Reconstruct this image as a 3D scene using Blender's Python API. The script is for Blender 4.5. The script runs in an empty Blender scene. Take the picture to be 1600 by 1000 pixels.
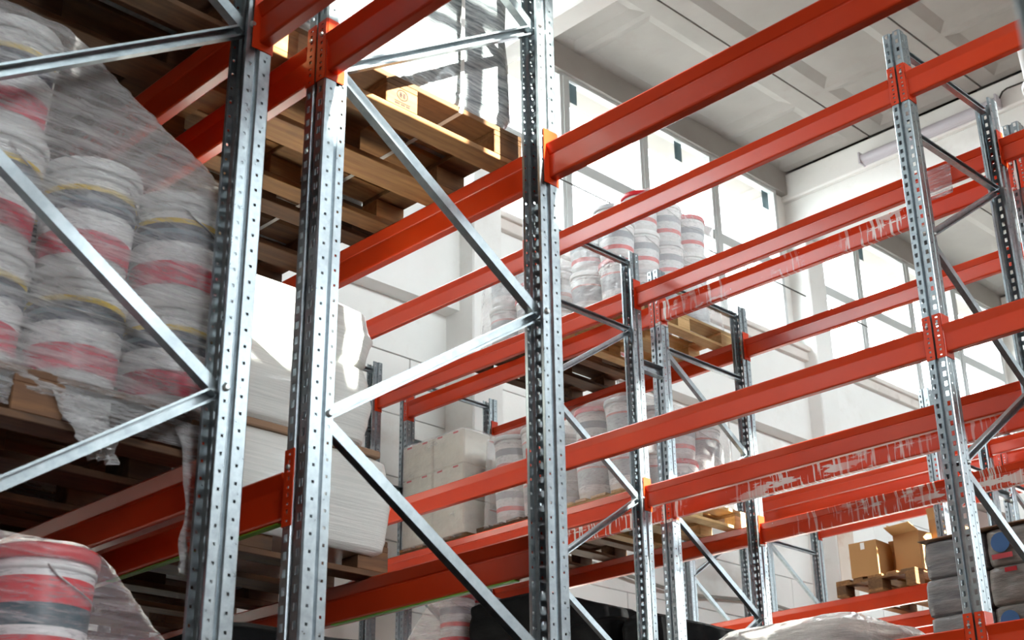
import bpy, math, random
from mathutils import Vector, Matrix, noise
random.seed(7)
sc = bpy.context.scene
COL = sc.collection
CH = 1.63                     # height of the photographer's eye above the floor

# ------------------------------------------------------------------ camera
def make_camera():
    cd = bpy.data.cameras.new('camera'); co = bpy.data.objects.new('camera', cd); COL.objects.link(co)
    yaw, pitch, roll = math.radians(45.39996), math.radians(23.41305), math.radians(-0.74397)
    h = Vector((-math.sin(yaw), math.cos(yaw), 0)); rt = Vector((math.cos(yaw), math.sin(yaw), 0)); zz = Vector((0, 0, 1))
    f = h*math.cos(pitch) + zz*math.sin(pitch); u = -h*math.sin(pitch) + zz*math.cos(pitch)
    r2 = rt*math.cos(roll) + u*math.sin(roll); u2 = -rt*math.sin(roll) + u*math.cos(roll)
    M = Matrix((r2, u2, -f)).transposed().to_4x4(); M.translation = Vector((0, 0, CH))
    co.matrix_world = M
    cd.sensor_fit = 'HORIZONTAL'; cd.sensor_width = 36.0; cd.lens = 2185.56/1600*36
    cd.clip_start = 0.05; cd.clip_end = 200
    cd.dof.use_dof = True; cd.dof.focus_distance = 7.0; cd.dof.aperture_fstop = 5.6
    sc.camera = co
make_camera()

# ------------------------------------------------------------------ sky, sun, exposure
w = bpy.data.worlds.new('world'); sc.world = w; w.use_nodes = True
bg = w.node_tree.nodes['Background']; bg.inputs[1].default_value = 2.2
def sky():          # bright overcast sky above the horizon, plain ground below it
    t = w.node_tree; c = t.nodes.new('ShaderNodeTexCoord'); sp = t.nodes.new('ShaderNodeSeparateXYZ'); r = t.nodes.new('ShaderNodeValToRGB')
    t.links.new(c.outputs['Generated'], sp.inputs[0]); t.links.new(sp.outputs[2], r.inputs[0]); t.links.new(r.outputs[0], bg.inputs[0])
    e = r.color_ramp.elements; e[0].position = 0.0; e[0].color = (.17, .165, .155, 1); e[1].position = .012; e[1].color = (.93, .97, 1.0, 1)
sky()
sd = bpy.data.lights.new('sun', 'SUN'); so = bpy.data.objects.new('sun', sd); COL.objects.link(so)
sd.energy = 4.4; sd.angle = math.radians(0.6); sd.color = (1.0, 0.95, 0.86)
SUN_FROM = Vector((1.0, 0.06, 0.383)).normalized()
so.rotation_euler = SUN_FROM.to_track_quat('Z', 'Y').to_euler(); so.location = (6, 0, 14)
vs = sc.view_settings
sc.display_settings.display_device = 'sRGB'
vs.view_transform = 'Standard'; vs.look = 'None'; vs.gamma = 1.0; vs.use_curve_mapping = False
vs.exposure = 3.6
sc.cycles.max_bounces = 12; sc.cycles.diffuse_bounces = 6; sc.cycles.glossy_bounces = 4
sc.cycles.transparent_max_bounces = 24; sc.cycles.sample_clamp_indirect = 6.0
sc.cycles.use_denoising = True
sc.cycles.caustics_reflective = False; sc.cycles.caustics_refractive = False

# ------------------------------------------------------------------ helpers
def tag(o, label=None, cat=None, group=None, kind=None):
    if label: o['label'] = label
    if cat: o['category'] = cat
    if group: o['group'] = group
    if kind: o['kind'] = kind
    return o
def link(name, mesh, parent=None, loc=(0, 0, 0), rot=(0, 0, 0), scale=None):
    o = bpy.data.objects.new(name, mesh); COL.objects.link(o)
    o.location = loc; o.rotation_euler = rot
    if scale: o.scale = scale
    if parent is not None: o.parent = parent
    return o
def empty(name, loc=(0, 0, 0), rz=0.0):
    o = bpy.data.objects.new(name, None); COL.objects.link(o)
    o.location = loc; o.rotation_euler = (0, 0, rz); o.empty_display_size = 0.1
    return o

class MB:
    def __init__(s): s.v = []; s.f = []; s.m = []; s.sm = []
    def face(s, idx, mi=0, smooth=False): s.f.append(idx); s.m.append(mi); s.sm.append(smooth)
    def quad(s, a, b, c, d, mi=0):
        n = len(s.v); s.v += [a, b, c, d]; s.face((n, n+1, n+2, n+3), mi)
    def box(s, x0, x1, y0, y1, z0, z1, mi=0, b=0.0):
        if b <= 0:
            n = len(s.v)
            s.v += [(x0,y0,z0),(x1,y0,z0),(x1,y1,z0),(x0,y1,z0),(x0,y0,z1),(x1,y0,z1),(x1,y1,z1),(x0,y1,z1)]
            for q in ((0,3,2,1),(4,5,6,7),(0,1,5,4),(1,2,6,5),(2,3,7,6),(3,0,4,7)): s.face(tuple(n+i for i in q), mi)
        else:       # chamfered on the vertical edges and top/bottom rims
            def ring(z, i):
                return [(x0+b+i,y0+i,z),(x1-b-i,y0+i,z),(x1-i,y0+b+i,z),(x1-i,y1-b-i,z),(x1-b-i,y1-i,z),(x0+b+i,y1-i,z),(x0+i,y1-b-i,z),(x0+i,y0+b+i,z)]
            s.loft([ring(z0, b*.7), ring(z0+b*.7, 0), ring(z1-b*.7, 0), ring(z1, b*.7)], mi=mi)
    def loft(s, rings, mi=0, closed=True, caps=True, smooth=False):
        n0 = len(s.v); k = len(rings[0])
        for r in rings: s.v += [tuple(p) for p in r]
        for i in range(len(rings)-1):
            for j in range(k if closed else k-1):
                a = n0+i*k+j; b = n0+i*k+(j+1) % k
                s.face((a, b, b+k, a+k), mi, smooth)
        if caps and closed:
            s.face(tuple(n0+j for j in range(k-1, -1, -1)), mi)
            s.face(tuple(n0+(len(rings)-1)*k+j for j in range(k)), mi)
    def lathe(s, prof, n=28, mi=0, smooth=True, caps=True):
        rings = [[(r*math.cos(2*math.pi*j/n), r*math.sin(2*math.pi*j/n), z) for j in range(n)] for r, z in prof]
        s.loft(rings, mi, True, caps, smooth)
    def tube(s, pts, r, n=6, mi=0):
        rings = []
        P = [Vector(p) for p in pts]
        for i, p in enumerate(P):
            t = (P[min(i+1, len(P)-1)] - P[max(i-1, 0)]).normalized()
            a = t.cross(Vector((0, 0, 1)))
            if a.length < 1e-3: a = t.cross(Vector((0, 1, 0)))
            a.normalize(); b = t.cross(a)
            rings.append([p + (a*math.cos(2*math.pi*j/n) + b*math.sin(2*math.pi*j/n))*r for j in range(n)])
        s.loft(rings, mi, True, True, True)
    def mesh(s, name, *mats):
        m = bpy.data.meshes.new(name); m.from_pydata([tuple(p) for p in s.v], [], s.f)
        for x in mats: m.materials.append(x)
        for i, p in enumerate(m.polygons): p.material_index = s.m[i]; p.use_smooth = s.sm[i]
        m.update(); return m

def solid(mesh, t):
    """give sheet metal its thickness once and keep the mesh for sharing"""
    o = bpy.data.objects.new('tmp', mesh); COL.objects.link(o)
    md = o.modifiers.new('s', 'SOLIDIFY'); md.thickness = t; md.offset = 0
    dg = bpy.context.evaluated_depsgraph_get()
    m = bpy.data.meshes.new_from_object(o.evaluated_get(dg)); m.name = mesh.name
    bpy.data.objects.remove(o); return m

# ------------------------------------------------------------------ materials
def lin(c): return tuple(((x/255)/12.92 if x/255 <= .04045 else ((x/255+.055)/1.055)**2.4) for x in c) + (1,)
class NT:
    def __init__(s, name):
        s.mat = bpy.data.materials.new(name); s.mat.use_nodes = True
        s.t = s.mat.node_tree; s.n = s.t.nodes; s.b = s.n['Principled BSDF']; s.out = s.n['Material Output']
    def new(s, typ, **kw):
        n = s.n.new(typ)
        for k, v in kw.items():
            if k.startswith('i_'):
                key = k[2:]; key = int(key) if key.isdigit() else key
                n.inputs[key].default_value = v
            else: setattr(n, k, v)
        return n
    def L(s, a, b): s.t.links.new(a, b)
    def coord(s, scale=(1, 1, 1), src='Object', loc=(0, 0, 0), rot=(0, 0, 0)):
        c = s.new('ShaderNodeTexCoord'); m = s.new('ShaderNodeMapping')
        m.inputs['Scale'].default_value = scale; m.inputs['Location'].default_value = loc; m.inputs['Rotation'].default_value = rot
        s.L(c.outputs[src], m.inputs[0]); return m.outputs[0]
    def noise(s, vec, scale=5, detail=4, rough=.55):
        n = s.new('ShaderNodeTexNoise'); n.inputs['Scale'].default_value = scale; n.inputs['Detail'].default_value = detail
        n.inputs['Roughness'].default_value = rough; s.L(vec, n.inputs['Vector']); return n.outputs['Fac']
    def ramp(s, fac, stops):
        r = s.new('ShaderNodeValToRGB'); e = r.color_ramp.elements
        while len(e) < len(stops): e.new(.5)
        for i, (p, c) in enumerate(stops):
            e[i].position = p; e[i].color = c if len(c) == 4 else tuple(c)+(1,)
        s.L(fac, r.inputs[0]); return r.outputs['Color']
    def mix(s, fac, a, b, blend='MIX'):
        m = s.new('ShaderNodeMix', data_type='RGBA', blend_type=blend)
        for sock, v in ((m.inputs['Factor'], fac), (m.inputs['A'], a), (m.inputs['B'], b)):
            if hasattr(v, 'links'): s.L(v, sock)
            else: sock.default_value = v
        return m.outputs['Result']
    def math(s, op, a, b=None):
        m = s.new('ShaderNodeMath', operation=op)
        for i, v in enumerate((a, b)):
            if v is None: continue
            if hasattr(v, 'links'): s.L(v, m.inputs[i])
            else: m.inputs[i].default_value = v
        return m.outputs[0]
    def bump(s, h, strength=.3, dist=.01):
        b = s.new('ShaderNodeBump'); b.inputs['Strength'].default_value = strength; b.inputs['Distance'].default_value = dist
        s.L(h, b.inputs['Height']); s.L(b.outputs[0], s.b.inputs['Normal']); return b
    def set(s, **kw):
        for k, v in kw.items():
            sock = s.b.inputs[k.replace('_', ' ')]
            if hasattr(v, 'links'): s.L(v, sock)
            else: sock.default_value = v
        return s.mat
M = {}
def plain(name, col, rough=.5, metal=0.0, **kw):
    n = NT(name); n.set(Base_Color=lin(col), Roughness=rough, Metallic=metal, **kw); M[name] = n.mat; return n.mat

def mk_materials():
    # galvanised steel
    n = NT('galvanised'); c = n.coord((1, 1, 1)); f = n.noise(c, 38, 3, .6); g = n.noise(c, 4, 3)
    col = n.ramp(f, [(.3, lin((146, 155, 160))), (.7, lin((170, 178, 183)))])
    col = n.mix(n.ramp(g, [(.4, (0, 0, 0)), (.75, (.22, .22, .22))]), col, lin((150, 158, 164)))
    M['galv'] = n.set(Base_Color=col, Metallic=.92, Roughness=n.math('ADD', n.math('MULTIPLY', f, .18), .22))
    n = NT('galvanised_brace'); c = n.coord(); f = n.noise(c, 30, 3)
    M['brace'] = n.set(Base_Color=n.ramp(f, [(.3, lin((146, 156, 161))), (.7, lin((172, 180, 184)))]), Metallic=.85, Roughness=.3)
    # red orange powder paint
    def paint(name, scr):
        n = NT(name); c = n.coord(); f = n.noise(c, 2.2, 4)
        oi = n.new('ShaderNodeObjectInfo')
        col = n.ramp(f, [(.25, lin((198, 52, 17))), (.75, lin((211, 65, 23)))])
        if scr:
            # rubbed-off paint: vertical streaks and chipped patches that show the pale primer
            st = n.noise(n.coord((26, 1, 2.2)), 1.6, 2, .5)
            pa = n.noise(n.coord((1.6, 1, 7)), 1.5, 5, .62)
            wh = n.noise(n.coord((1.1, .2, .2), loc=(oi_seed(scr), 0, 0)), 1.0, 1)
            m1 = n.ramp(st, [(.55, (0, 0, 0)), (.58, (1, 1, 1))])
            m2 = n.ramp(pa, [(.555, (0, 0, 0)), (.575, (1, 1, 1))])
            where = n.ramp(wh, [(.47, (0, 0, 0)), (.56, (1, 1, 1))])
            msk = n.mix(1.0, n.mix(.0, n.mix(1.0, m1, m2, 'ADD'), (0, 0, 0, 1)), where, 'MULTIPLY')
            spk = n.ramp(n.noise(n.coord((9, 9, 9)), 6, 2), [(.74, (0, 0, 0)), (.77, (1, 1, 1))])
            msk = n.mix(1.0, msk, spk, 'ADD')
            col = n.mix(msk, col, lin((226, 223, 220)))
        n.bump(n.noise(c, 60, 2), .03, .002)
        n.set(Base_Color=col, Roughness=.3); n.b.inputs['Specular IOR Level'].default_value = .3; n.b.inputs['Coat Weight'].default_value = .2; n.b.inputs['Coat Roughness'].default_value = .15
        return n.mat
    def oi_seed(s): return s*3.7
    M['paint'] = paint('orange_paint', 0)
    for i in (1, 2, 3): M['paint_scr%d' % i] = paint('scratched_orange_paint_%d' % i, i)
    plain('zinc', (190, 192, 190), .35, .8)
    plain('dark', (14, 13, 13), .6)
    # wood
    def wood(name, a, b, d):
        n = NT(name); oi = n.new('ShaderNodeObjectInfo')
        c = n.coord((1, 1, 1)); mp = n.new('ShaderNodeVectorMath', operation='ADD')
        cv = n.new('ShaderNodeCombineXYZ'); mul = n.math('MULTIPLY', oi.outputs['Random'], 37.0)
        n.L(mul, cv.inputs[0]); n.L(mul, cv.inputs[1]); n.L(mul, cv.inputs[2]); n.L(c, mp.inputs[0]); n.L(cv.outputs[0], mp.inputs[1])
        sc_ = n.new('ShaderNodeMapping'); sc_.inputs['Scale'].default_value = (22, 1.6, 22); n.L(mp.outputs[0], sc_.inputs[0])
        g = n.noise(sc_.outputs[0], 2.0, 5, .6); k = n.noise(mp.outputs[0], 5, 3)
        col = n.ramp(g, [(.3, lin(a)), (.7, lin(b))])
        col = n.mix(n.ramp(k, [(.5, (0, 0, 0)), (.75, (.7, .7, .7))]), col, lin(d))
        hv = n.new('ShaderNodeHueSaturation'); n.L(col, hv.inputs['Color'])
        n.L(n.math('ADD', n.math('MULTIPLY', oi.outputs['Random'], .7), .52), hv.inputs['Value'])
        n.bump(g, .25, .003)
        return n.set(Base_Color=hv.outputs[0], Roughness=.75)
    M['wood'] = wood('pallet_wood', (118, 78, 42), (160, 114, 66), (84, 60, 40))
    M['wood_new'] = wood('pale_pallet_wood', (198, 160, 106), (224, 192, 140), (176, 136, 90))
    M['wood_old'] = wood('old_pallet_wood', (84, 54, 34), (122, 84, 52), (56, 42, 32))
    # building
    def plaster(name, a, b, dirt, bs=.25, scale=1.2, dirt_amt=.5):
        n = NT(name); c = n.coord(src='Object'); f = n.noise(c, scale, 6, .6); g = n.noise(c, 14, 5, .65)
        col = n.ramp(f, [(.3, lin(a)), (.7, lin(b))])
        col = n.mix(n.ramp(n.noise(c, scale*2.3, 7, .7), [(.56, (0, 0, 0)), (.74, (dirt_amt,)*3)]), col, lin(dirt))
        n.bump(g, bs, .01)
        return n.set(Base_Color=col, Roughness=.85)
    M['wall'] = plaster('white_plaster', (232, 231, 228), (243, 242, 240), (206, 198, 188), .15, .9, .3)
    M['wall_low'] = plaster('painted_block_wall', (230, 229, 226), (242, 241, 238), (204, 194, 182), .2, .7, .35)
    M['trim'] = plaster('concrete_trim', (214, 206, 200), (228, 220, 214), (170, 150, 138), .3, 1.5, .5)
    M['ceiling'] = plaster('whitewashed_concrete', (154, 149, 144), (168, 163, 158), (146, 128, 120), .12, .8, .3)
    M['slab_joint'] = plain('slab_joint', (70, 60, 54), .9)
    M['stain'] = plaster('rust_stained_plaster', (204, 186, 170), (224, 214, 204), (176, 120, 84), .15, .5, .8)
    M['mauve'] = plaster('brown_plaster', (150, 128, 122), (168, 146, 138), (122, 100, 92), .15, .8, .5)
    M['floor'] = plaster('concrete_floor', (70, 67, 64), (84, 80, 77), (52, 49, 46), .1, .5, .5)
    plain('frame_white', (200, 203, 203), .5)
    # glass: clear pane
    n = NT('window_glass'); tr = n.new('ShaderNodeBsdfTransparent'); gl = n.new('ShaderNodeBsdfGlossy', i_Roughness=.03)
    mx = n.new('ShaderNodeMixShader'); mx.inputs[0].default_value = .06; n.L(tr.outputs[0], mx.inputs[1]); n.L(gl.outputs[0], mx.inputs[2])
    tr.inputs[0].default_value = (.94, .97, .97, 1); n.L(mx.outputs[0], n.out.inputs[0]); M['glass'] = n.mat
    n = NT('blue_tape'); tr = n.new('ShaderNodeBsdfTransparent'); tr.inputs[0].default_value = (.30, .345, .36, 1); df = n.new('ShaderNodeBsdfDiffuse'); df.inputs[0].default_value = lin((150, 178, 192))
    mx = n.new('ShaderNodeMixShader'); mx.inputs[0].default_value = .2; n.L(tr.outputs[0], mx.inputs[1]); n.L(df.outputs[0], mx.inputs[2]); n.L(mx.outputs[0], n.out.inputs[0]); M['blue_tape'] = n.mat
    # films
    def film(name, opac, tint, streak=(2, 2, 24), rough=.16, dens=.55, opmax=.9):
        n = NT(name); c = n.coord(streak, rot=(0.0, .16, .1)); f = n.noise(c, 2.2, 5, .65); c2 = n.coord((3, 3, 3)); g = n.noise(c2, 3, 4, .6)
        h = n.math('ADD', f, n.math('MULTIPLY', g, .6))
        b = n.bump(h, 1.0, .05)
        n.set(Base_Color=lin(tint), Roughness=rough); n.b.inputs['Specular IOR Level'].default_value = .6
        n.b.inputs['Coat Weight'].default_value = 1.0; n.b.inputs['Coat Roughness'].default_value = .05; n.b.inputs['Coat IOR'].default_value = 1.8; n.L(b.outputs[0], n.b.inputs['Coat Normal'])
        tr = n.new('ShaderNodeBsdfTransparent'); mx = n.new('ShaderNodeMixShader')
        lw = n.new('ShaderNodeLayerWeight', i_Blend=.35)
        a = n.ramp(f, [(dens-.1, (opac,)*3), (dens+.12, (opmax*.6+.4*opac,)*3)])  # denser white streaks also stand in for highlights on the film
        a2 = n.math('MINIMUM', n.math('ADD', a, n.math('MULTIPLY', lw.outputs['Facing'], .3)), opmax)
        n.L(a2, mx.inputs[0]); n.L(tr.outputs[0], mx.inputs[1]); n.L(n.b.outputs[0], mx.inputs[2]); n.L(mx.outputs[0], n.out.inputs[0])
        return n.mat
    M['film'] = film('clear_stretch_film', .14, (226, 208, 212), opmax=.62)
    M['film_thick'] = film('cloudy_stretch_film', .26, (240, 237, 237), opmax=.8, rough=.1)
    M['film_tan'] = film('tan_cloudy_film', .6, (244, 240, 236), opmax=.9)
    M['film_far'] = film('thin_stretch_film', .14, (240, 238, 238), (1.2, 1.2, 2.5), opmax=.34)
    def wrapped(name, a, b, streak, rough, bs, spec=.6, coat=.4):
        n = NT(name); c = n.coord(streak, rot=(0, .1, .05)); f = n.noise(c, 2.5, 6, .68); g = n.noise(n.coord((2, 2, 2)), 2, 3)
        n.bump(n.math('ADD', f, n.math('MULTIPLY', g, .5)), bs, .02)
        n.set(Base_Color=n.ramp(f, [(.35, lin(a)), (.65, lin(b))]), Roughness=rough); n.b.inputs['Specular IOR Level'].default_value = spec
        n.b.inputs['Coat Weight'].default_value = coat; n.b.inputs['Coat Roughness'].default_value = .12
        return n.mat
    M['white_wrap'] = wrapped('white_wrapped_pack', (206, 208, 203), (226, 226, 221), (1.0, 1.0, 44), .3, .35)
    M['black_wrap'] = wrapped('black_wrapped_pack', (4, 4, 5), (10, 10, 11), (3, 3, 10), .6, .3, .08, 0.0)
    M['glare_wrap'] = wrapped('dark_pack_with_glare', (104, 114, 118), (206, 212, 212), (2.5, 2.5, 26), .16, .9, .9)  # pale streaks paint the film's white glare over a dark load
    M['grey_wrap'] = wrapped('grey_wrapped_pack', (86, 84, 88), (128, 124, 122), (2, 2, 12), .35, .5)
    M['grey_wrap2'] = wrapped('taupe_wrapped_pack', (102, 96, 92), (142, 134, 126), (2, 2, 12), .35, .5)
    M['cream'] = wrapped('cream_wrapped_carton', (216, 212, 198), (222, 218, 205), (1, 1, 3), .4, .05)
    plain('plastic_white', (226, 227, 226), .35); plain('plastic_grey', (196, 198, 200), .35)
    plain('red_plastic', (196, 26, 38), .35); plain('cardboard', (184, 138, 88), .8); plain('cardboard_in', (204, 164, 112), .8)
    plain('board_edge', (146, 116, 92), .8); plain('print_red', (206, 70, 78), .6); plain('paper', (232, 231, 230), .55); plain('print_blue', (60, 110, 170), .5)
    plain('strap', (206, 204, 200), .4); plain('ink', (54, 34, 22), .8); plain('cable', (52, 48, 44), .6); plain('cable_grey', (140, 136, 130), .6)
    plain('lamp_white', (196, 192, 200), .3); plain('green_tape', (120, 190, 30), .5); plain('plaster_grey', (150, 148, 144), .9)
    # bucket labels: flat print in bands
    def label(name, bands):
        n = NT(name); c = n.new('ShaderNodeTexCoord'); sp = n.new('ShaderNodeSeparateXYZ'); n.L(c.outputs['Object'], sp.inputs[0])
        z = n.math('DIVIDE', n.math('SUBTRACT', sp.outputs[2], .05), .25)
        r = n.new('ShaderNodeValToRGB'); r.color_ramp.interpolation = 'CONSTANT'; e = r.color_ramp.elements
        while len(e) < len(bands): e.new(.5)
        for i, (p, col) in enumerate(bands): e[i].position = p; e[i].color = lin(col)
        n.L(z, r.inputs[0])
        tx = n.noise(n.coord((7, 7, 60)), 4, 2, .5)
        msk = n.ramp(tx, [(.58, (0, 0, 0)), (.6, (.55,)*3)])
        col = n.mix(msk, r.outputs[0], lin((120, 122, 128)))
        M[name] = n.set(Base_Color=col, Roughness=.4)
    label('label_navy', [(0, (206, 40, 76)), (.30, (232, 232, 232)), (.56, (58, 66, 86)), (.66, (120, 138, 150)), (.72, (36, 44, 62)), (.80, (226, 190, 40)), (.86, (232, 232, 230))])
    label('label_red', [(0, (226, 226, 226)), (.16, (214, 92, 92)), (.3, (214, 216, 218)), (.56, (150, 156, 162)), (.78, (226, 224, 224))])
    label('label_grey', [(0, (228, 228, 228)), (.2, (186, 190, 194)), (.7, (214, 150, 144)), (.76, (228, 228, 228))])
    label('label_crimson', [(0, (200, 30, 44)), (.26, (228, 226, 226)), (.36, (30, 74, 84)), (.6, (206, 28, 44)), (.88, (226, 226, 226))])
mk_materials()

# ------------------------------------------------------------------ building
XW, XE = -9.3, 8.7            # window walls
Y0, Y1 = -3.6, 32.45
ZW0, ZW1, ZC = 8.43, 10.69, 11.03
def build_hall():
    m = MB(); m.box(XW-.6, XE+.6, Y0-.3, Y1+.3, -.2, 0)
    tag(link('floor', m.mesh('floor', M['floor'])), kind='structure')
    for sgn, xw, nm in ((1, XW, 'wall_window_side'), (-1, XE, 'wall_sunny_side')):
        def bx(mm, d0, d1, y0, y1, z0, z1, b=0):   # d measured into the room from the wall plane
            xa, xb = xw+sgn*d0, xw+sgn*d1
            mm.box(min(xa, xb), max(xa, xb), y0, y1, z0, z1, 0, b)
        m = MB()
        GY0, GY1, GB, GZ = -3.0, 1.2, 4.0, 6.6         # unseen opening added to the sunny wall for more daylight, behind the photographer's right shoulder
        if sgn == 1: bx(m, -.6, -.29, Y0, Y1, 0, 7.2)
        else: bx(m, -.6, -.29, Y0, GY0, 0, 7.2); bx(m, -.6, -.29, GY0, GY1, GZ, 7.2); bx(m, -.6, -.29, GY0, GY1, 0, GB); bx(m, -.6, -.29, GY1, Y1, 0, 7.2)
        wall = tag(link(nm, m.mesh(nm, M['slab_joint'])), kind='structure')
        # painted block courses of the lower wall (seen in slots between the racks)
        if sgn == 1:
            blocks = {}
            rnd = random.Random(3)
            for r in range(12):
                z0 = r*.6; off = 0 if r % 2 else 1.0
                y = 1.0 - off
                while y < 26:
                    mm = blocks.get('b')
                    if mm is None:
                        q = MB(); q.box(-.05, .05, .006, 1.994, .005, .595, 0, .006); mm = blocks['b'] = q.mesh('wall_block', M['wall_low'])
                    link('wall_block', mm, wall, (XW-.25+rnd.uniform(-.006, .006), y, z0)); y += 2.0
        else:
            m = MB(); bx(m, -.3, -.2, Y0, GY0, 0, 7.2); bx(m, -.3, -.2, GY0, GY1, GZ, 7.2); bx(m, -.3, -.2, GY0, GY1, 0, GB); bx(m, -.3, -.2, GY1, Y1, 0, 7.2); link('lower_face', m.mesh('lower_face', M['mauve']), wall)  # unseen lower wall coloured dark so less light bounces onto the uprights
            ld = bpy.data.lights.new('daylight_portal', 'AREA'); ld.shape = 'RECTANGLE'; ld.size = GY1-GY0; ld.size_y = GZ-GB; ld.cycles.is_portal = True
            lo = bpy.data.objects.new('daylight_portal', ld); COL.objects.link(lo); lo.location = (XE+.55, (GY0+GY1)/2, (GZ+GB)/2); lo.rotation_euler = (math.pi/2, 0, math.pi/2)
        m = MB(); bx(m, -.5, 0, Y0, Y1, 7.17, 8.43); link('wall_band', m.mesh('wall_band', M['wall']), wall)
        m = MB(); bx(m, -.3, .07, Y0, Y1, 8.24, 8.36, .01); bx(m, -.3, .11, Y0, Y1, 8.36, 8.43, .01); link('sill_moulding', m.mesh('sill', M['trim']), wall)
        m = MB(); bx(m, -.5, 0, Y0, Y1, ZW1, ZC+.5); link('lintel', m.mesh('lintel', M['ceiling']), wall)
        # pilasters
        for k in range(-2, 4):
            yc = 8.65+6*k
            m = MB(); bx(m, -.45, .2, yc-.2, yc+.2, 0 if not (sgn < 0 and k == -2) else 6.6, ZC-1.0, .015); bx(m, -.45, -.1, yc-.41, yc+.07, ZW0, ZW1)
            o = link('pilaster', m.mesh('pilaster', M['wall']), wall)
    m = MB(); m.box(XW-.6, XE+.6, Y1, Y1+.3, 0, ZC+.6); tag(link('wall_far', m.mesh('wall_far', M['wall'])), kind='structure')
    m = MB(); m.box(XW-.6, XE+.6, Y0-.3, Y0, 0, ZC+.6); tag(link('wall_near', m.mesh('wall_near', M['floor'])), kind='structure')  # unseen end wall, set close and dark to cut reflected light
    # brown patch of plaster low on the window wall, far right
    m = MB(); m.box(XW-.19, XW-.16, 18.3, 21.5, 3.5, 7.15); tag(link('trim_1', m.mesh('trim', M['mauve'])), kind='structure')
    m = MB(); m.box(XW+.2, XW+.204, 14.46, 14.82, 2.6, 6.4); tag(link('trim_2', m.mesh('trim', M['stain'])), kind='structure')
    # windows
    def pane_mesh():
        q = MB(); q.box(-.004, .004, .0, 1.0, 0, 1.0); return q.mesh('pane', M['glass'])
    pm = pane_mesh(); num = 0
    for xw, ks in ((XW, range(-2, 4)), (XE, range(-2, 4))):
        sg = 1 if xw < 0 else -1
        for k in ks:
            num += 1
            ya, yb = 8.72+6*k, 14.24+6*k
            yb = min(yb, Y1); 
            if ya < Y0: ya = Y0
            root = empty('window_%d' % num, (xw-sg*.09, (ya+yb)/2, ZW0)); tag(root, kind='structure')
            H = ZW1-ZW0
            m = MB(); yl, yr = ya-(ya+yb)/2, yb-(ya+yb)/2
            m.box(-.05, .05, yl, yl+.06, 0, H); m.box(-.05, .05, yr-.06, yr, 0, H); m.box(-.05, .05, yl+.06, yr-.06, 0, .06); m.box(-.05, .05, yl+.06, yr-.06, H-.05, H)
            link('window_frame', m.mesh('window_frame', M['frame_white']), root)
            nl = 4; W = (yr-yl)/nl; zt = 9.53-ZW0
            for i in range(1, nl):
                y = yl+W*i
                m = MB(); m.box(-.06, .06, y-.08, y+.08, .06, H-.05); m.box(.06, .075, y-.03, y+.03, .06, H-.05)
                link('mullion', m.mesh('mullion', M['frame_white']), root)
            for i in range(nl):
                y0 = yl+W*i+(.06 if i == 0 else .08); y1 = yl+W*(i+1)-(.06 if i == nl-1 else .08)
                m = MB(); m.box(-.05, .05, y0, y1, zt-.07, zt+.07); link('transom', m.mesh('transom', M['frame_white']), root)
                for z0, z1 in ((.06, zt-.07), (zt+.07, H-.05)):
                    link('pane', pm, root, (0, y0, z0), scale=(1, y1-y0, z1-z0))
            # portal so that the daylight of the sky finds the opening
            ld = bpy.data.lights.new('daylight_portal', 'AREA'); ld.shape = 'RECTANGLE'; ld.size = yb-ya; ld.size_y = H
            lo = bpy.data.objects.new('daylight_portal', ld); COL.objects.link(lo); ld.cycles.is_portal = True
            lo.location = (xw-sg*.32, (ya+yb)/2, ZW0+H/2); lo.rotation_euler = (math.pi/2, 0, -math.pi/2*sg)
    # ceiling: ribbed concrete slabs between girders
    ceil = empty('ceiling', (0, 11, ZC+.5)); tag(ceil, kind='structure')
    SW, SL = 1.59, 5.6
    q = MB()
    def coffer(x0, x1, y0, y1, s, h):
        # slopes and the flat field of one coffer, recessed upwards
        a = [(x0, y0, 0), (x1, y0, 0), (x1, y1, 0), (x0, y1, 0)]; b = [(x0+s, y0+s, h), (x1-s, y0+s, h), (x1-s, y1-s, h), (x0+s, y1-s, h)]
        for i in range(4): q.quad(a[i], b[i], b[(i+1) % 4], a[(i+1) % 4])
        q.quad(b[0], b[3], b[2], b[1])
    ys = [0, .12, 1.42, 1.5, 4.22, 4.30, SL-.12, SL]; e = .012; rib = .24
    q.box(e, rib, 0, SL, 0, .45); q.box(SW-rib, SW-e, 0, SL, 0, .45)
    q.quad((rib, 0, 0), (rib, ys[1], 0), (SW-rib, ys[1], 0), (SW-rib, 0, 0)); q.quad((rib, ys[-2], 0), (rib, SL, 0), (SW-rib, SL, 0), (SW-rib, ys[-2], 0))
    for a, b in ((ys[1], ys[2]), (ys[3], ys[4]), (ys[5], ys[6])): coffer(rib, SW-rib, a, b, .13, .05)
    for a, b in ((ys[2], ys[3]), (ys[4], ys[5])): q.quad((rib, a, 0), (rib, b, 0), (SW-rib, b, 0), (SW-rib, a, 0))
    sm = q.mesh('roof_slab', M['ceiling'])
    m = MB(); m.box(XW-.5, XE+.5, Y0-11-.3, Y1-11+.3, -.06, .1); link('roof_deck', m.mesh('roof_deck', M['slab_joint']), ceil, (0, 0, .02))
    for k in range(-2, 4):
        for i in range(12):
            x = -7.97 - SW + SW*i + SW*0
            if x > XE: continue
            link('roof_slab', sm, ceil, (x, 8.85+6*k-11, -.5))
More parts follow.
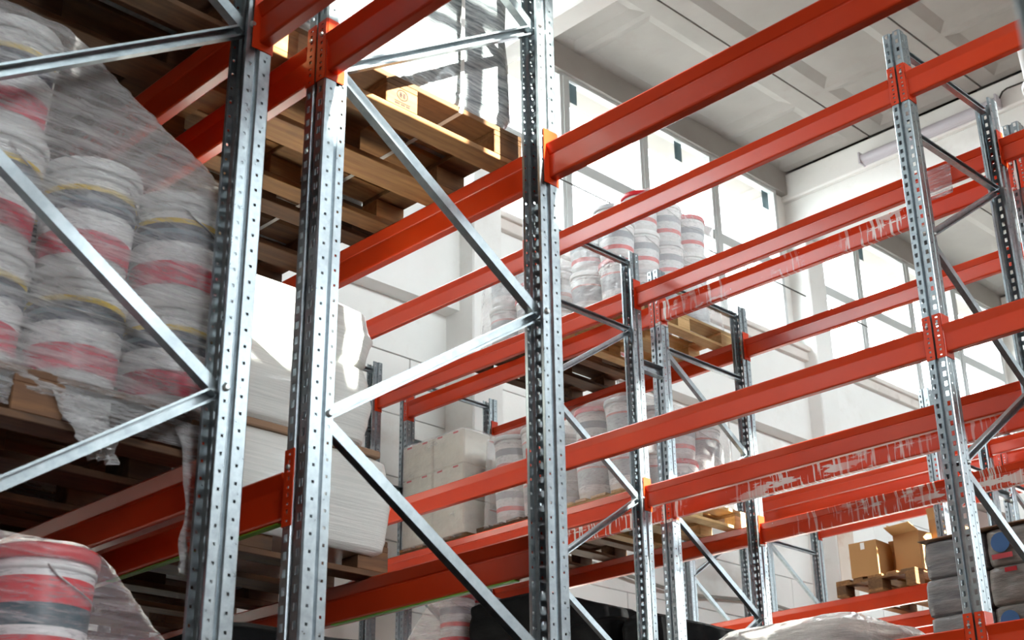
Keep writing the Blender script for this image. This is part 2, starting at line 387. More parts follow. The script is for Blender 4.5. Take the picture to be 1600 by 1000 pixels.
    # girders
    for i, k in enumerate(range(-2, 4)):
        yc = 8.65+6*k
        m = MB(); m.box(XW-.3, XE+.3, yc-.2, yc+.2, ZC-.42, ZC-.02, 0, .03); m.box(XW-.3, XE+.3, yc-.14, yc+.14, ZC-1.05, ZC-.42, 0, .03)
        o = tag(link('trim_%d' % (i+3), m.mesh('girder', M['wall'])), kind='structure')
build_hall()

# ------------------------------------------------------------------ racks
def upright_mesh():
    H = 6.0; P = .05; q = MB()
    path = [(-.034, .09), (-.045, .09), (-.045, .0785, 'h'), (-.045, .0705), (-.045, .061), (-.037, .055), (-.037, .051), (-.05, .043), (-.05, .029, 'h'), (-.05, .020), (-.05, .004), (-.046, 0),
            (-.0375, 0, 's'), (-.0215, 0), (-.012, 0), (-.008, .012)]
    def strip(a, b, z0=0, z1=H): q.quad((a[0], a[1], z0), (b[0], b[1], z0), (b[0], b[1], z1), (a[0], a[1], z1))
    def side(sx):
        pts = [(sx*p[0], p[1]) + tuple(p[2:]) for p in path]
        for i in range(len(pts)-1):
            a, b = pts[i], pts[i+1]
            kind = a[2] if len(a) > 2 else None
            A, B = (a, b) if sx < 0 else (b, a)
            if kind is None: strip(A, B)
            else:
                hh = .009 if kind == 'h' else .024; off = .02 if kind == 's' else (.006 if a[1] > .05 else .03)
                z = 0.0; k = 0
                while k*P+off+hh < H:
                    strip(A, B, z, k*P+off); z = k*P+off+hh; k += 1
                strip(A, B, z, H)
    side(-1); side(1)
    strip((-.008, .012), (.008, .012))
    return solid(q.mesh('upright', M['galv']), .0022)
UP = upright_mesh()
def brace_mesh(L, flip):
    # C channel along +Y, open towards +X (or -X when flipped)
    q = MB(); s = -1 if flip else 1; w = .016; h = .0185; t = .0025
    prof = [(-w, -h), (w, -h), (w, -h+.007), (w-t, -h+.007), (w-t, -h+t), (-w+t, -h+t), (-w+t, h-t), (w-t, h-t), (w-t, h-.007), (w, h-.007), (w, h), (-w, h)]
    prof = [(s*x, z) for x, z in prof]
    if flip: prof = prof[::-1]
    q.loft([[(x, 0, z) for x, z in prof], [(x, L, z) for x, z in prof]])
    return q.mesh('brace', M['brace'])
BR = {}
q = MB(); q.lathe([(.011, 0), (.011, .006), (.007, .0075), (.007, .012)], 8); BOLT = q.mesh('bolt', M['zinc'])
q = MB(); q.box(-.065, .065, -.02, .12, 0, .008, 0, .003); BASE = q.mesh('base_plate', M['galv'])
DEP = 1.06
def frame(X, yn, yf, pat, label, group='upright frames of the racks'):
    root = empty('rack_frame', (X, yn, 0)); tag(root, label, 'rack frame', group)
    D = yf-yn
    un = link('upright', UP, root, (0, 0, 0)); uf = link('upright', UP, root, (0, D, 0), (0, 0, math.pi))
    link('base_plate', BASE, root, (0, 0, 0)); link('base_plate', BASE, root, (0, D, 0), (0, 0, math.pi))
    zs = [i*.6 for i in range(1, 10)]
    ya, yb = .074, D-.074
    seg = [((ya, 5.93), (yb, 5.93)), ((ya, 5.41), (yb, 5.41)), ((ya, .25), (yb, .25))]
    # zigzag: pattern A starts near-high, B far-high
    z = 5.4; near = (pat == 'A')
    while z > .9:
        a, b = (ya, z), (yb, z-.6)
        if not near: a, b = (ya, z-.6), (yb, z)
        seg.append((a, b)); z -= .6; near = not near
    for (p, r) in seg:
        L = math.hypot(r[0]-p[0], r[1]-p[1]); ang = math.atan2(r[1]-p[1], r[0]-p[0]); flip = ang < -.01
        key = (round(L, 3), flip)
        if key not in BR: BR[key] = brace_mesh(L, flip)
        br = link('brace', BR[key], root, (0, p[0], p[1]), (ang, 0, 0))
    for z in [.6*i for i in range(2, 10)]:
        nr = (round((5.4-z)/.6) % 2 == 0) == (pat == 'A')
        link('bolt', BOLT, un if nr else uf, (.0445 if nr else -.0445, .074, z), (0, math.pi/2 if nr else -math.pi/2, 0))
    return root

def rail_mesh(L, mat):
    q = MB(); h = .142
    pr = [(-.016, .003), (.016, .003), (.0205, .006), (.022, .012), (.022, .094), (.0225, .098), (.0365, .137), (.034, h), (-.034, h), (-.0365, .137), (-.0225, .100), (-.019, .097), (-.019, .093), (-.022, .090), (-.022, .012), (-.0205, .006)]
    # outer side is -Y
    q.loft([[(0, -a, b) for a, b in pr][::-1], [(L, -a, b) for a, b in pr][::-1]])
    return q.mesh('beam_rail', mat)
def conn_mesh(s, mat):
    """end connector; s=+1 sits at the beam's -X end (upright to its -X side)"""
    q = MB(); t = .004; z0, z1 = -.022, .205
    # side flange carrying the beam
    x0, x1 = (0, t) if s > 0 else (-t, 0)
    q.box(x0, x1, -.030, .045, z0, z1, 0, .0015)
    # front flange with its row of punched slots
    a, b = (-.044, 0) if s > 0 else (0, .044)
    yy = -.034
    def sheet(xa, xb, za, zb): q.box(xa, xb, yy, yy+t, za, zb)
    c0, c1 = (a+b)/2-.006, (a+b)/2+.006
    sheet(a, c0, z0, z1); sheet(c1, b, z0, z1)
    z = z0
    for k in range(9):
        zz = z0+.012+k*.0245
        sheet(c0, c1, z, zz); z = zz+(.012 if k % 2 else .007)
    sheet(c0, c1, z, z1)
    return q.mesh('end_connector', mat)
RAIL = {}; CON = {}
q = MB(); q.lathe([(.0075, 0), (.0075, .004), (.005, .007)], 8); PIN = q.mesh('locking_pin', M['zinc'])
def beam(xa, xb, yfront, side, ztop, label, mat='paint', group='orange pallet rack beams'):
    """xa, xb: centres of the two uprights; yfront: outer face of the upright; side -1 faces -Y, +1 faces +Y"""
    L = (xb-xa)-.1-.008
    root = empty('pallet_beam', ((xa+xb)/2, yfront, ztop-.142), 0 if side < 0 else math.pi); tag(root, label, 'rack beam', group, 'thing')
    k = (round(L, 3), mat)
    if k not in RAIL: RAIL[k] = rail_mesh(L, M[mat])
    for s in (1, -1):
        if (s, mat) not in CON: CON[(s, mat)] = conn_mesh(s, M[mat])
    link('beam_rail', RAIL[k], root, (-L/2, .028, 0))
    for s in (1, -1):
        c = link('end_connector', CON[(s, mat)], root, (-s*(L/2+.004), .03, 0))
        link('locking_pin', PIN, c, (-s*.022, -.034, .152), (math.pi/2, 0, 0))
    return root
def spacer(X, ya, yb, z, label):
    q = MB(); q.box(-.03, -.027, 0, yb-ya, -.04, .04); q.box(-.03, .02, 0, yb-ya, -.04, -.037); q.box(-.03, .02, 0, yb-ya, .037, .04)
    o = link('row_spacer', q.mesh('row_spacer', M['brace']), None, (X+.02, ya, z)); tag(o, label, 'spacer', 'row spacers between back to back racks')

LA, LB, LC = 2.83, 4.28, 5.725
ROW = {1: (.985, 2.043), 2: (2.235, 3.305), 3: (5.87, 6.93), 4: (7.21, 8.27), 5: (10.87, 11.93), 6: (12.25, 13.31)}
RX = {1: [-6.02, -3.17, -.345], 2: [-6.0, -3.15, -.3], 3: [-8.64, -5.79, -3.035, -.2], 4: [-8.64, -5.85, -3.05, -.22], 5: [-8.6, -5.8, -3.0], 6: [-8.62, -5.82, -3.0]}
FL = {(1, 0): 'steel rack frame at the far end of the nearest rack, behind the paint buckets', (1, 1): 'big galvanised frame at left edge, in front of the wrapped buckets', (1, 2): 'blurred dark upright in the top right corner of the picture',
      (2, 0): 'galvanised frame behind the white wrapped packs, mostly hidden', (2, 1): 'two tall perforated uprights with diagonal braces left of the picture centre', (2, 2): 'galvanised frame of the near rack beyond the right picture edge',
      (3, 0): 'far left slim frame beside the cream cartons, in front of the row spacer', (3, 1): 'galvanised frame half hidden behind the tall central upright', (3, 2): 'tall slotted upright frame standing at the right of the picture', (3, 3): 'frame of the middle rack beyond the right picture edge',
      (4, 0): 'far left frame right behind the slim frame at the cream cartons', (4, 1): 'sunlit frame right of the bucket pallets, joined by a spacer', (4, 2): 'frame at the right edge behind the tall slotted upright', (4, 3): 'rear frame of the middle racks beyond the right picture edge',
      (5, 0): 'far grey frame carrying the low orange connector, below the bucket pallets', (5, 1): 'far frame left of the open cardboard boxes, behind the tall slotted upright', (5, 2): 'far frame of the last racks beyond the right edge',
      (6, 0): 'last frame by the rust stained pilaster, left of the cardboard boxes', (6, 1): 'far frame at lower right joined by a bright spacer', (6, 2): 'rear far frame of the last racks beyond the right edge'}
for r, xs in RX.items():
    for i, x in enumerate(xs):
        if (r, i) in ((2, 2), (5, 2), (6, 2), (3, 3), (4, 3)) and False: continue
        frame(x, ROW[r][0], ROW[r][1], 'B' if r % 2 else 'A', FL[(r, i)])
RN = {1: 'nearest rack', 2: 'second rack', 3: 'third rack', 4: 'fourth rack', 5: 'fifth rack', 6: 'last rack'}
ZN = {LA: 'low', LB: 'middle', LC: 'top', 1.38: 'bottom'}
def bm(r, i, side, z, mat='paint'):
    xs = RX[r]; y = ROW[r][0] if side < 0 else ROW[r][1]
    bay = {1: ['bay left of the big uprights', 'bay right of the big uprights'], 2: ['bay left of the big uprights', 'bay right of the big uprights'],
           3: ['far left bay', 'centre bay', 'right hand bay'], 4: ['far left bay', 'centre bay', 'right hand bay'], 5: ['left bay', 'right bay'], 6: ['left bay', 'right bay']}[r][i]
    beam(xs[i], xs[i+1], y, side, z, '%s %s level orange beam of the %s, %s' % ('front' if side < 0 else 'rear', ZN[z], RN[r], bay), mat)
for z in (1.38, LA, LB):
    for s in (-1, 1): bm(1, 0, s, z); bm(2, 0, s, z)
for s in (-1, 1): bm(1, 1, s, LB); bm(2, 1, s, LB)
for z in (LA, LB, LC):
    for s in (-1, 1):
        for i in range(3):
            mat = 'paint'
            if (i, s, z) == (1, 1, LC): mat = 'paint'
            bm(3, i, s, z, mat)
            mt = 'paint'
            if s < 0 and i == 1 and z == LC: mt = 'paint_scr1'
            if s < 0 and i == 1 and z == LB: mt = 'paint_scr2'
            if s < 0 and i == 0 and z == LB: mt = 'paint_scr3'
            if s > 0 and i == 1 and z == LB: mt = 'paint_scr2'
            bm(4, i, s, z, mt)
for i in range(2):
    bm(5, i, -1, LB); bm(5, i, 1, LB); bm(5, i, 1, LC); bm(6, i, -1, LC); bm(6, i, 1, LC); bm(6, i, 1, LB); bm(6, i, -1, LB)
    bm(5, i, -1, LA); bm(5, i, 1, LA); bm(6, i, -1, LA); bm(6, i, 1, LA)
spacer(-5.83, 6.93, 7.21, 5.19, 'short steel spacer joining the sunlit upright pair at picture centre')
spacer(-8.64, 6.93, 7.21, 4.93, 'short steel spacer left of the cream cartons')
spacer(-8.6, 11.93, 12.25, 5.2, 'short spacer between the far grey uprights below the scratched beam')
spacer(-5.8, 11.93, 12.25, 5.25, 'bright short spacer between the far uprights at lower right')

# ------------------------------------------------------------------ pallets
def pallet_meshes(mat):
    d = {}
    def B(n, *a):
        q = MB(); q.box(*a, 0, .003); d[n] = q.mesh(n, M[mat])
    B('deck_w', -.0725, .0725, -.6, .6, 0, .022); B('deck_n', -.05, .05, -.6, .6, 0, .022)
    B('cross', -.4, .4, -.0725, .0725, 0, .022)
    B('block_w', -.0725, .0725, -.0725, .0725, 0, .078); B('block_n', -.05, .05, -.0725, .0725, 0, .078)
    return d
PAL = {k: pallet_meshes(k) for k in ('wood', 'wood_new', 'wood_old')}
PTOP = .144
def pallet(xc, yc, z, label, mat='wood', rz=0.0, group='wooden pallets on the rack beams'):
    d = PAL[mat]; root = empty('pallet', (xc, yc, z), rz); tag(root, label, 'pallet', group)
    rnd = random.Random(int(xc*1000)+int(z*77))
    for x, n in ((-.35, 'deck_n'), (0, 'deck_w'), (.35, 'deck_n')): link('bottom_board', d[n], root, (x, 0, 0))
    for x, n in ((-.35, 'block_n'), (0, 'block_w'), (.35, 'block_n')):
        for y in (-.5275, 0, .5275): link('block', d[n], root, (x, y, .022))
    for y in (-.5275, 0, .5275): link('cross_board', d['cross'], root, (0, y, .100))
    for x, n in ((-.3275, 'deck_w'), (-.17, 'deck_n'), (0, 'deck_w'), (.17, 'deck_n'), (.3275, 'deck_w')): link('deck_board', d[n], root, (x, rnd.uniform(-.004, .004), .122))
    return root

# ------------------------------------------------------------------ buckets
def bucket_meshes():
    d = {}
    q = MB(); q.lathe([(.122, 0), (.126, .004), (.140, .29), (.147, .292), (.147, .304), (.141, .306), (.142, .335)], 28); d['body'] = q
    q = MB(); q.lathe([(.150, .318), (.153, .322), (.153, .344), (.149, .356), (.139, .360), (.134, .350), (.02, .349)], 28); d['lid'] = q
    q = MB(); n = 26; a0, a1 = math.radians(-150), math.radians(150)
    r = lambda z: .1277+(.014)*((z-.004)/.286)
    rings = [[((r(z)+.0012)*math.cos(a0+(a1-a0)*j/n), (r(z)+.0012)*math.sin(a0+(a1-a0)*j/n), z) for j in range(n+1)] for z in (.05, .3*.6, .288)]
    q.loft(rings, 0, False, False, True); d['label'] = q
    q = MB(); q.tube([(.148*math.cos(t), .148*math.sin(t), .298-.085*abs(math.sin(t*1.0))**.7) for t in [math.pi*i/14 for i in range(15)]], .0028, 5); d['handle'] = q
    return d
BM = bucket_meshes(); BC = {}
def bpart(p, mat):
    if (p, mat) not in BC: BC[(p, mat)] = BM[p].mesh('bucket_'+p, M[mat])
    return BC[(p, mat)]
def bucket(x, y, z, label, lab='label_red', lid='plastic_white', body='plastic_white', rz=0.0, s=1.0, group='buckets', parts=True):
    root = empty('bucket', (x, y, z), rz); root.scale = (s, s, s); tag(root, label, 'bucket', group)
    bb = link('bucket_body', bpart('body', body), root); link('bucket_lid', bpart('lid', lid), root)
    if parts:
        link('bucket_label', bpart('label', lab), bb); link('bucket_handle', bpart('handle', 'zinc'), bb)
    return root
ORD = ['first', 'second', 'third', 'fourth', 'fifth', 'sixth']
def bucket_load(xc, yc, z0, tiers, where, labs, lids, group, nx=2, ny=4, s=1.0, parts=True, face='x', hide=True):
    """tiers: list of predicates (ix, iy) -> keep; ix counts from the +X side, iy from the -Y (aisle) side"""
    rnd = random.Random(hash(group) & 0 or int(abs(xc*100)+z0*10)); dx = .306*s
    for t, keep in enumerate(tiers):
        for ix in range(nx):
            for iy in range(ny):
                if not keep(ix, iy): continue
                if hide and ix > 0 and iy > 0 and t < len(tiers)-1 and keep(ix, iy) and tiers[t+1](ix, iy): continue
                x = xc + (nx-1)*dx/2 - ix*dx; y = yc - (ny-1)*dx/2 + iy*dx
                tn = ['bottom', 'second', 'third'][t]
                lb = '%s: %s layer, %s from aisle, %s row' % (where, tn, ORD[iy], ['right', 'left', 'third'][ix])
                bucket(x, y, z0+t*.352*s, lb, rnd.choice(labs), rnd.choice(lids), 'plastic_white', rnd.uniform(-.7, .7)-(.0 if rnd.random() < .5 else 1.2), s, group, parts)

# ------------------------------------------------------------------ wraps and soft packs
def rrect(x0, x1, y0, y1, r, n):
    """points of a rounded rectangle, evenly spread along its outline"""
    r = min(r, (x1-x0)/2-.001, (y1-y0)/2-.001); P = []
    segs = [((x1, y0+r), (x1, y1-r)), None, ((x1-r, y1), (x0+r, y1)), None, ((x0, y1-r), (x0, y0+r)), None, ((x0+r, y0), (x1-r, y0)), None]
    cs = [(x1-r, y1-r, 0), (x0+r, y1-r, 1), (x0+r, y0+r, 2), (x1-r, y0+r, 3)]
    dense = []
    ci = 0
    for sg in segs:
        if sg:
            (ax, ay), (bx, by) = sg
            for i in range(40): t = i/40; dense.append((ax+(bx-ax)*t, ay+(by-ay)*t))
        else:
            cx, cy, k = cs[ci]; ci += 1
            for i in range(12): a = (k + i/12)*math.pi/2; dense.append((cx+r*math.cos(a), cy+r*math.sin(a)))
    dense.append(dense[0]); L = [0]
    for i in range(1, len(dense)): L.append(L[-1]+math.dist(dense[i], dense[i-1]))
    out = []; j = 0
    for i in range(n):
        d = L[-1]*i/n
        while L[j+1] < d: j += 1
        t = (d-L[j])/max(1e-9, L[j+1]-L[j]); out.append((dense[j][0]+(dense[j+1][0]-dense[j][0])*t, dense[j][1]+(dense[j+1][1]-dense[j][1])*t))
    return out
def wrap_mesh(name, rings, mat, n=120, amp=.012, seed=0, top=True, bottom=False, fold=7.0, sub=5, stretch=3.0):
    """rings: (z, x0, x1, y0, y1, r); loft with creases pressed into the film"""
    zs = []
    for i in range(len(rings)-1):
        a, b = rings[i], rings[i+1]; k = max(1, sub)
        for j in range(k): zs.append([a[q]+(b[q]-a[q])*j/k for q in range(6)])
    zs.append(list(rings[-1])); cx = sum((r[1]+r[2])/2 for r in rings)/len(rings); cy = sum((r[3]+r[4])/2 for r in rings)/len(rings)
    RR = []
    for (z, x0, x1, y0, y1, r) in zs:
        pts = []
        for (x, y) in rrect(x0, x1, y0, y1, r, n):
            nz = noise.fractal(Vector((x*fold+seed, y*fold, z*fold*stretch)), .9, 2.1, 3)
            d = Vector((x-(x0+x1)/2, y-(y0+y1)/2)); dl = d.length or 1; d /= dl
            n2 = noise.noise(Vector((x*fold*.6+9, y*fold*.6+seed, z*fold)))
            pts.append((x+d.x*nz*amp, y+d.y*nz*amp, z+n2*amp*.5))
        RR.append(pts)
    q = MB(); q.loft(RR, 0, True, False, True)
    k = n; last = len(q.v)-k
    if top: q.face(tuple(last+j for j in range(k)), 0, False)
    if bottom: q.face(tuple(k-1-j for j in range(k)), 0, False)
    return q.mesh(name, M[mat])
def wrap(name, rings, mat, label, cat='stretch film', loc=(0, 0, 0), group=None, **kw):
    o = link(name, wrap_mesh(name, rings, mat, seed=kw.pop('seed', random.random()*50), **kw), None, loc); tag(o, label, cat, group); return o
def pack(name, x0, x1, y0, y1, z0, z1, mat, label, cat, r=.06, amp=.012, group=None, bulge=.0, n=96, fold=7.0, seed=None, stretch=2.0):
    rings = [(z0, x0+r*.5, x1-r*.5, y0+r*.5, y1-r*.5, r), (z0+r*.35, x0+r*.1, x1-r*.1, y0+r*.1, y1-r*.1, r), (z0+r, x0, x1, y0, y1, r),
             ((z0+z1)/2, x0-bulge, x1+bulge, y0-bulge, y1+bulge, r), (z1-r, x0, x1, y0, y1, r), (z1-r*.35, x0+r*.12, x1-r*.12, y0+r*.12, y1-r*.12, r), (z1, x0+r*.6, x1-r*.6, y0+r*.6, y1-r*.6, r)]
    # top closed by shrinking rings so that it can be wrinkled too
    rings += [(z1+.004, x0+(x1-x0)*.3, x1-(x1-x0)*.3, y0+(y1-y0)*.3, y1-(y1-y0)*.3, r)]
    m = wrap_mesh(name, rings, mat, n=n, amp=amp, seed=seed if seed is not None else random.random()*50, fold=fold, sub=4, bottom=True, stretch=stretch)
    o = link(name, m); tag(o, label, cat, group); return o
def scrap(name, pts, width, mat, label, seed=0):
    """a crumpled tongue of film hanging along the polyline pts"""
    q = MB(); rows = []
    P = [Vector(p) for p in pts]; N = 22
    for i in range(N+1):
        t = i/N*(len(P)-1); k = min(int(t), len(P)-2); p = P[k].lerp(P[k+1], t-k)
        row = []
        for j in range(9):
            u = j/8-.5; w = width*(1-.55*i/N)
            row.append((p.x+.02*noise.noise(Vector((u*6+seed, i*.35, 1))), p.y+u*w+.02*noise.noise(Vector((u*7, i*.3, seed))), p.z+.015*noise.noise(Vector((u*9, i*.4+seed, 5)))))
        rows.append(row)
    q.loft(rows, 0, False, False, True)
    o = link(name, solid(q.mesh(name, M[mat]), .0006)); tag(o, label, 'plastic film'); return o

# ---- nearest rack: wrapped paint buckets at left
pallet(-3.68, 1.51, LA, 'worn pallet under the big wrapped load of paint buckets at left', 'wood_old')
bucket_load(-3.60, 1.515, LA+PTOP, [lambda i, j: True, lambda i, j: True, lambda i, j: j < 2], 'navy labelled paint bucket at left', ['label_navy'], ['plastic_white'], 'paint buckets on the left pallet', 2, 4, .98)
zb = LA+PTOP
wrap('stretch_film', [(zb-.11, -4.06, -3.295, .92, 2.105, .06), (zb+.0, -4.06, -3.275, .91, 2.115, .06), (zb+.36, -4.05, -3.268, .9, 2.12, .1), (zb+.70, -4.05, -3.27, .9, 2.12, .12), (zb+.76, -4.03, -3.29, .9, 2.06, .13),
     (zb+.92, -4.0, -3.29, .9, 1.78, .14), (zb+1.05, -3.98, -3.29, .9, 1.56, .14), (zb+1.08, -3.9, -3.36, .98, 1.45, .1)], 'film_thick', 'crumpled clear stretch film around the paint buckets at left', n=220, amp=.014, sub=16, fold=8, seed=3, stretch=6)
scrap('film_scrap', [(-3.27, 1.98, 2.93), (-3.26, 2.0, 2.78), (-3.255, 1.99, 2.62), (-3.25, 1.97, 2.5)], .13, 'film_thick', 'torn tail of film hanging beside the big left upright', 2)
scrap('film_scrap', [(-3.27, 1.62, 2.93), (-3.255, 1.66, 2.84), (-3.25, 1.7, 2.76)], .17, 'film_thick', 'short torn film tongue hanging under the left bucket pallet', 5)
# upper pallets of the nearest rack
for i, (x, lb) in enumerate(((-3.70, 'dark old pallet above the paint buckets, next to the big left upright'), (-4.56, 'dark old pallet above the paint buckets, second from the big left upright'), (-5.42, 'dark old pallet at the upper left corner, farthest from the big left upright'))):
    pallet(x, 1.51, LB, lb, 'wood_old')
    pack('wrapped_pack', x-.38, x+.38, .95, 2.07, LB+PTOP, LB+PTOP+.95, 'glare_wrap' if i == 0 else 'grey_wrap2', ['film wrapped dark pack above the paint buckets by the big left upright', 'taupe wrapped pack above the paint buckets, second from the upright', 'taupe wrapped pack at the upper left corner above the buckets'][i], 'wrapped pack', group='wrapped packs on the nearest rack')
for x in (-4.56, -5.42):  # pallets and packs added to keep the lower left dark
    nm = 'second' if x > -5 else 'third'
    for zz, lv in ((LA, 'low'), (1.38, 'bottom')):
        pallet(x, 1.51, zz, 'dark pallet of the added shade pack on the %s level of the nearest rack, %s from the upright' % (lv, nm), 'wood_old')
        pack('wrapped_pack', x-.38, x+.38, .95, 2.07, zz+PTOP, zz+PTOP+(.98 if zz == LA else .9), 'black_wrap' if zz < 2 else 'grey_wrap2', 'dark wrapped pack added for shade on the %s level of the nearest rack, %s from the upright' % (lv, nm), 'wrapped pack', group='wrapped packs on the nearest rack')
for i, x in enumerate((-3.7, -4.56, -5.42)):  # black loads added to block light low in the second rack
    pallet(x, 2.72, 1.38, 'dark pallet of the added shade pack on the bottom level of the second rack, %s from the upright' % ORD[i], 'wood_old')
    pack('wrapped_pack', x-.38, x+.38, 2.15, 3.29, 1.38+PTOP, 1.38+PTOP+.9, 'black_wrap', 'black wrapped pack added for shade on the bottom level of the second rack, %s from the upright' % ORD[i], 'wrapped pack', group='wrapped loads of the second rack')
pallet(-.95, 1.51, LB, 'pallet of the added sun blocking pack above the photographer, beyond the picture', 'wood_old')  # unseen load added to keep sun off the left buckets
pack('wrapped_pack', -1.35, -.55, .95, 1.6, LB+PTOP, LB+PTOP+1.0, 'grey_wrap2', 'added sun blocking pack above the photographer, beyond the picture', 'wrapped pack', group='wrapped packs on the nearest rack')
# load at the bottom left
pallet(-3.68, 1.51, 1.38, 'pallet under the red and white buckets in the bottom left corner', 'wood_old')
z1 = 1.38+PTOP
bucket_load(-3.60, 1.515, z1, [lambda i, j: True, lambda i, j: True, lambda i, j: j < 3], 'crimson labelled bucket at bottom left', ['label_crimson'], ['red_plastic'], 'red and white buckets at bottom left', 2, 4, .96)
wrap('stretch_film', [(z1, -4.06, -3.28, .91, 2.11, .06), (z1+.3, -4.05, -3.275, .9, 2.115, .08), (z1+.66, -4.05, -3.275, .9, 2.115, .1), (z1+.72, -4.03, -3.28, .9, 2.09, .12), (z1+.98, -4.02, -3.29, .9, 1.84, .14), (z1+1.03, -3.98, -3.32, .92, 1.78, .12), (z1+1.035, -3.8, -3.45, 1.1, 1.5, .1)],
     'film', 'clear stretch film over the red and white buckets at bottom left', n=220, amp=.013, sub=16, fold=8, seed=13, stretch=6)

# ---- second rack: strapped silver load, white packs
def strap_part(root, pts, w=.014):
    q = MB(); P = [Vector(p) for p in pts]
    for i in range(len(P)-1):
        a, b = P[i], P[i+1]; q.quad((a.x, a.y-w/2, a.z), (a.x, a.y+w/2, a.z), (b.x, b.y+w/2, b.z), (b.x, b.y-w/2, b.z))
    return link('strap', solid(q.mesh('strap', M['strap']), .0015), root)
p2 = pallet(-3.70, 2.72, LB, 'stamped pallet under the strapped silver load above picture centre', 'wood')
q = MB(); q.lathe([(.026, 0), (.026, .0006), (.022, .0006), (.022, 0)], 20, caps=False)
for a, b, c, d in ((-.013, -.003, -.012, .012), (.003, .013, -.012, .012), (-.012, .0, -.002, .001), (-.036, .036, -.038, -.034), (-.034, -.012, -.05, -.042), (-.006, .012, -.05, -.042), (.018, .034, -.05, -.042)):
    q.box(a, b, c, d, 0, .0006)
o = link('block_stamp', q.mesh('block_stamp', M['ink']), p2, (.4005, .0, .022+.05), (math.pi/2, 0, math.pi/2)); o['label'] = 'oval brand stamp burnt into the block'; o.scale = (1, .85, 1)
b0 = LB+PTOP
ld = pack('wrapped_pack', -4.09, -3.31, 2.15, 3.30, b0, b0+1.15, 'glare_wrap', 'glossy film wrapped dark load with vertical strap above picture centre', 'wrapped pack', .07, .016, n=150, fold=9, seed=4, stretch=2.6)
for y in (3.0, 2.42):
    strap_part(ld, [(-4.10, y, b0-.025), (-3.30, y, b0-.025), (-3.292, y, b0), (-3.285, y, b0+.5), (-3.30, y, b0+1.15), (-3.4, y, b0+1.17)], .018)
strap_part(ld, [(-3.29, 2.16, b0+.30), (-3.285, 2.7, b0+.30), (-3.285, 3.1, b0+.30)], .003)
for x, lb, mt in ((-4.56, 'old pallet left of the stamped pallet, between the two big uprights', 'wood_old'), (-5.42, 'old pallet at the far end of the second rack upper level', 'wood_old')):
    pallet(x, 2.72, LB, lb, mt)
    o = pack('wrapped_pack', x-.38, x+.38, 2.15, 3.29, b0, b0+1.0, 'glare_wrap', 'film wrapped dark load, %s' % ('second from the strapped silver load' if x > -5 else 'farthest from the strapped silver load'), 'wrapped pack', .07, .016, group='wrapped loads of the second rack')
    for y in (2.42, 3.0): strap_part(o, [(x-.39, y, b0-.025), (x+.39, y, b0-.025), (x+.398, y, b0), (x+.402, y, b0+1.0)], .018)
pallet(-4.45, 2.72, LA, 'pallet under the white wrapped packs left of picture centre', 'wood_old')
xw0, xw1 = -4.86, -4.04
pack('wrapped_pack', xw0-.02, xw1+.03, 2.13, 3.30, LA+PTOP-.07, 3.285, 'white_wrap', 'white film wrapped pack directly on the pallet, below a brown board', 'wrapped pack', .06, .003, n=140, fold=5, bulge=.012, group='white wrapped packs', stretch=5)
q = MB(); q.box(xw0-.005, xw1+.005, 2.13, 3.26, 3.29, 3.318, 0, .006); tag(link('cardboard_sheet', q.mesh('cardboard_sheet', M['board_edge'])), 'brown board between the two layers of white wrapped packs', 'board')
pack('wrapped_pack', xw0, xw1, 2.15, 3.22, 3.32, 3.66, 'white_wrap', 'grey white wrapped pack standing on the brown board', 'wrapped pack', .07, .003, n=140, fold=4, bulge=.015, group='white wrapped packs', stretch=5)
pack('wrapped_pack', xw0+.01, xw1-.005, 2.16, 3.25, 3.64, 3.92, 'white_wrap', 'sunlit white pack on top of the white stack left of centre', 'wrapped pack', .11, .004, n=140, fold=3, bulge=.01, group='white wrapped packs', stretch=5)
pallet(-5.45, 2.72, LA, 'pallet at the far end behind the white wrapped packs', 'wood_old')
pack('wrapped_pack', -5.84, -5.06, 2.16, 3.25, LA+PTOP, 3.5, 'white_wrap', 'white wrapped pack half hidden behind the white stack', 'wrapped pack', .07, .008, n=96, fold=4, group='white wrapped packs', stretch=5)
# green tape under two beams
for (x0, x1, y, z, lb) in ((-4.2, -3.24, 2.258, LA-.143, 'green tape under the low front beam of the second rack'), (-4.3, -3.3, 3.262, LA-.143, 'green tape under the low rear beam of the second rack')):
    q = MB(); q.box(x0, x1, y-.012, y+.012, z, z+.0035); tag(link('green_tape', q.mesh('green_tape', M['green_tape'])), lb, 'tape')

# ---- fourth rack: buckets and cartons
Y4 = 7.74
def film_box(x0, x1, z0, z1, label, mat='film_far', ytop=None, y0=7.13, y1=8.35, **kw):
    rings = [(z0-.02, x0, x1, y0, y1, .08), (z0+.3, x0, x1, y0, y1, .13), (z1-.04, x0, x1, y0, y1, .14), (z1, x0+.03, x1-.03, y0+.03, y1-.03, .14), (z1+.012, x0+.12, x1-.12, y0+.12, y1-.12, .12)]
    if ytop:
        rings = [(z0-.02, x0, x1, y0, y1, .08), (z0+.3, x0, x1, y0, y1, .13), (z0+.70, x0, x1, y0, y1, .14), (z0+.74, x0+.02, x1-.02, y0+.06, y1, .14), (z1-.04, x0, x1, ytop, y1, .14), (z1, x0+.03, x1-.03, ytop+.03, y1-.03, .12), (z1+.012, x0+.12, x1-.12, ytop+.1, y1-.12, .1)]
    wrap('stretch_film', rings, mat, label, n=140, amp=.009, sub=5, fold=8, stretch=2.5, **kw)
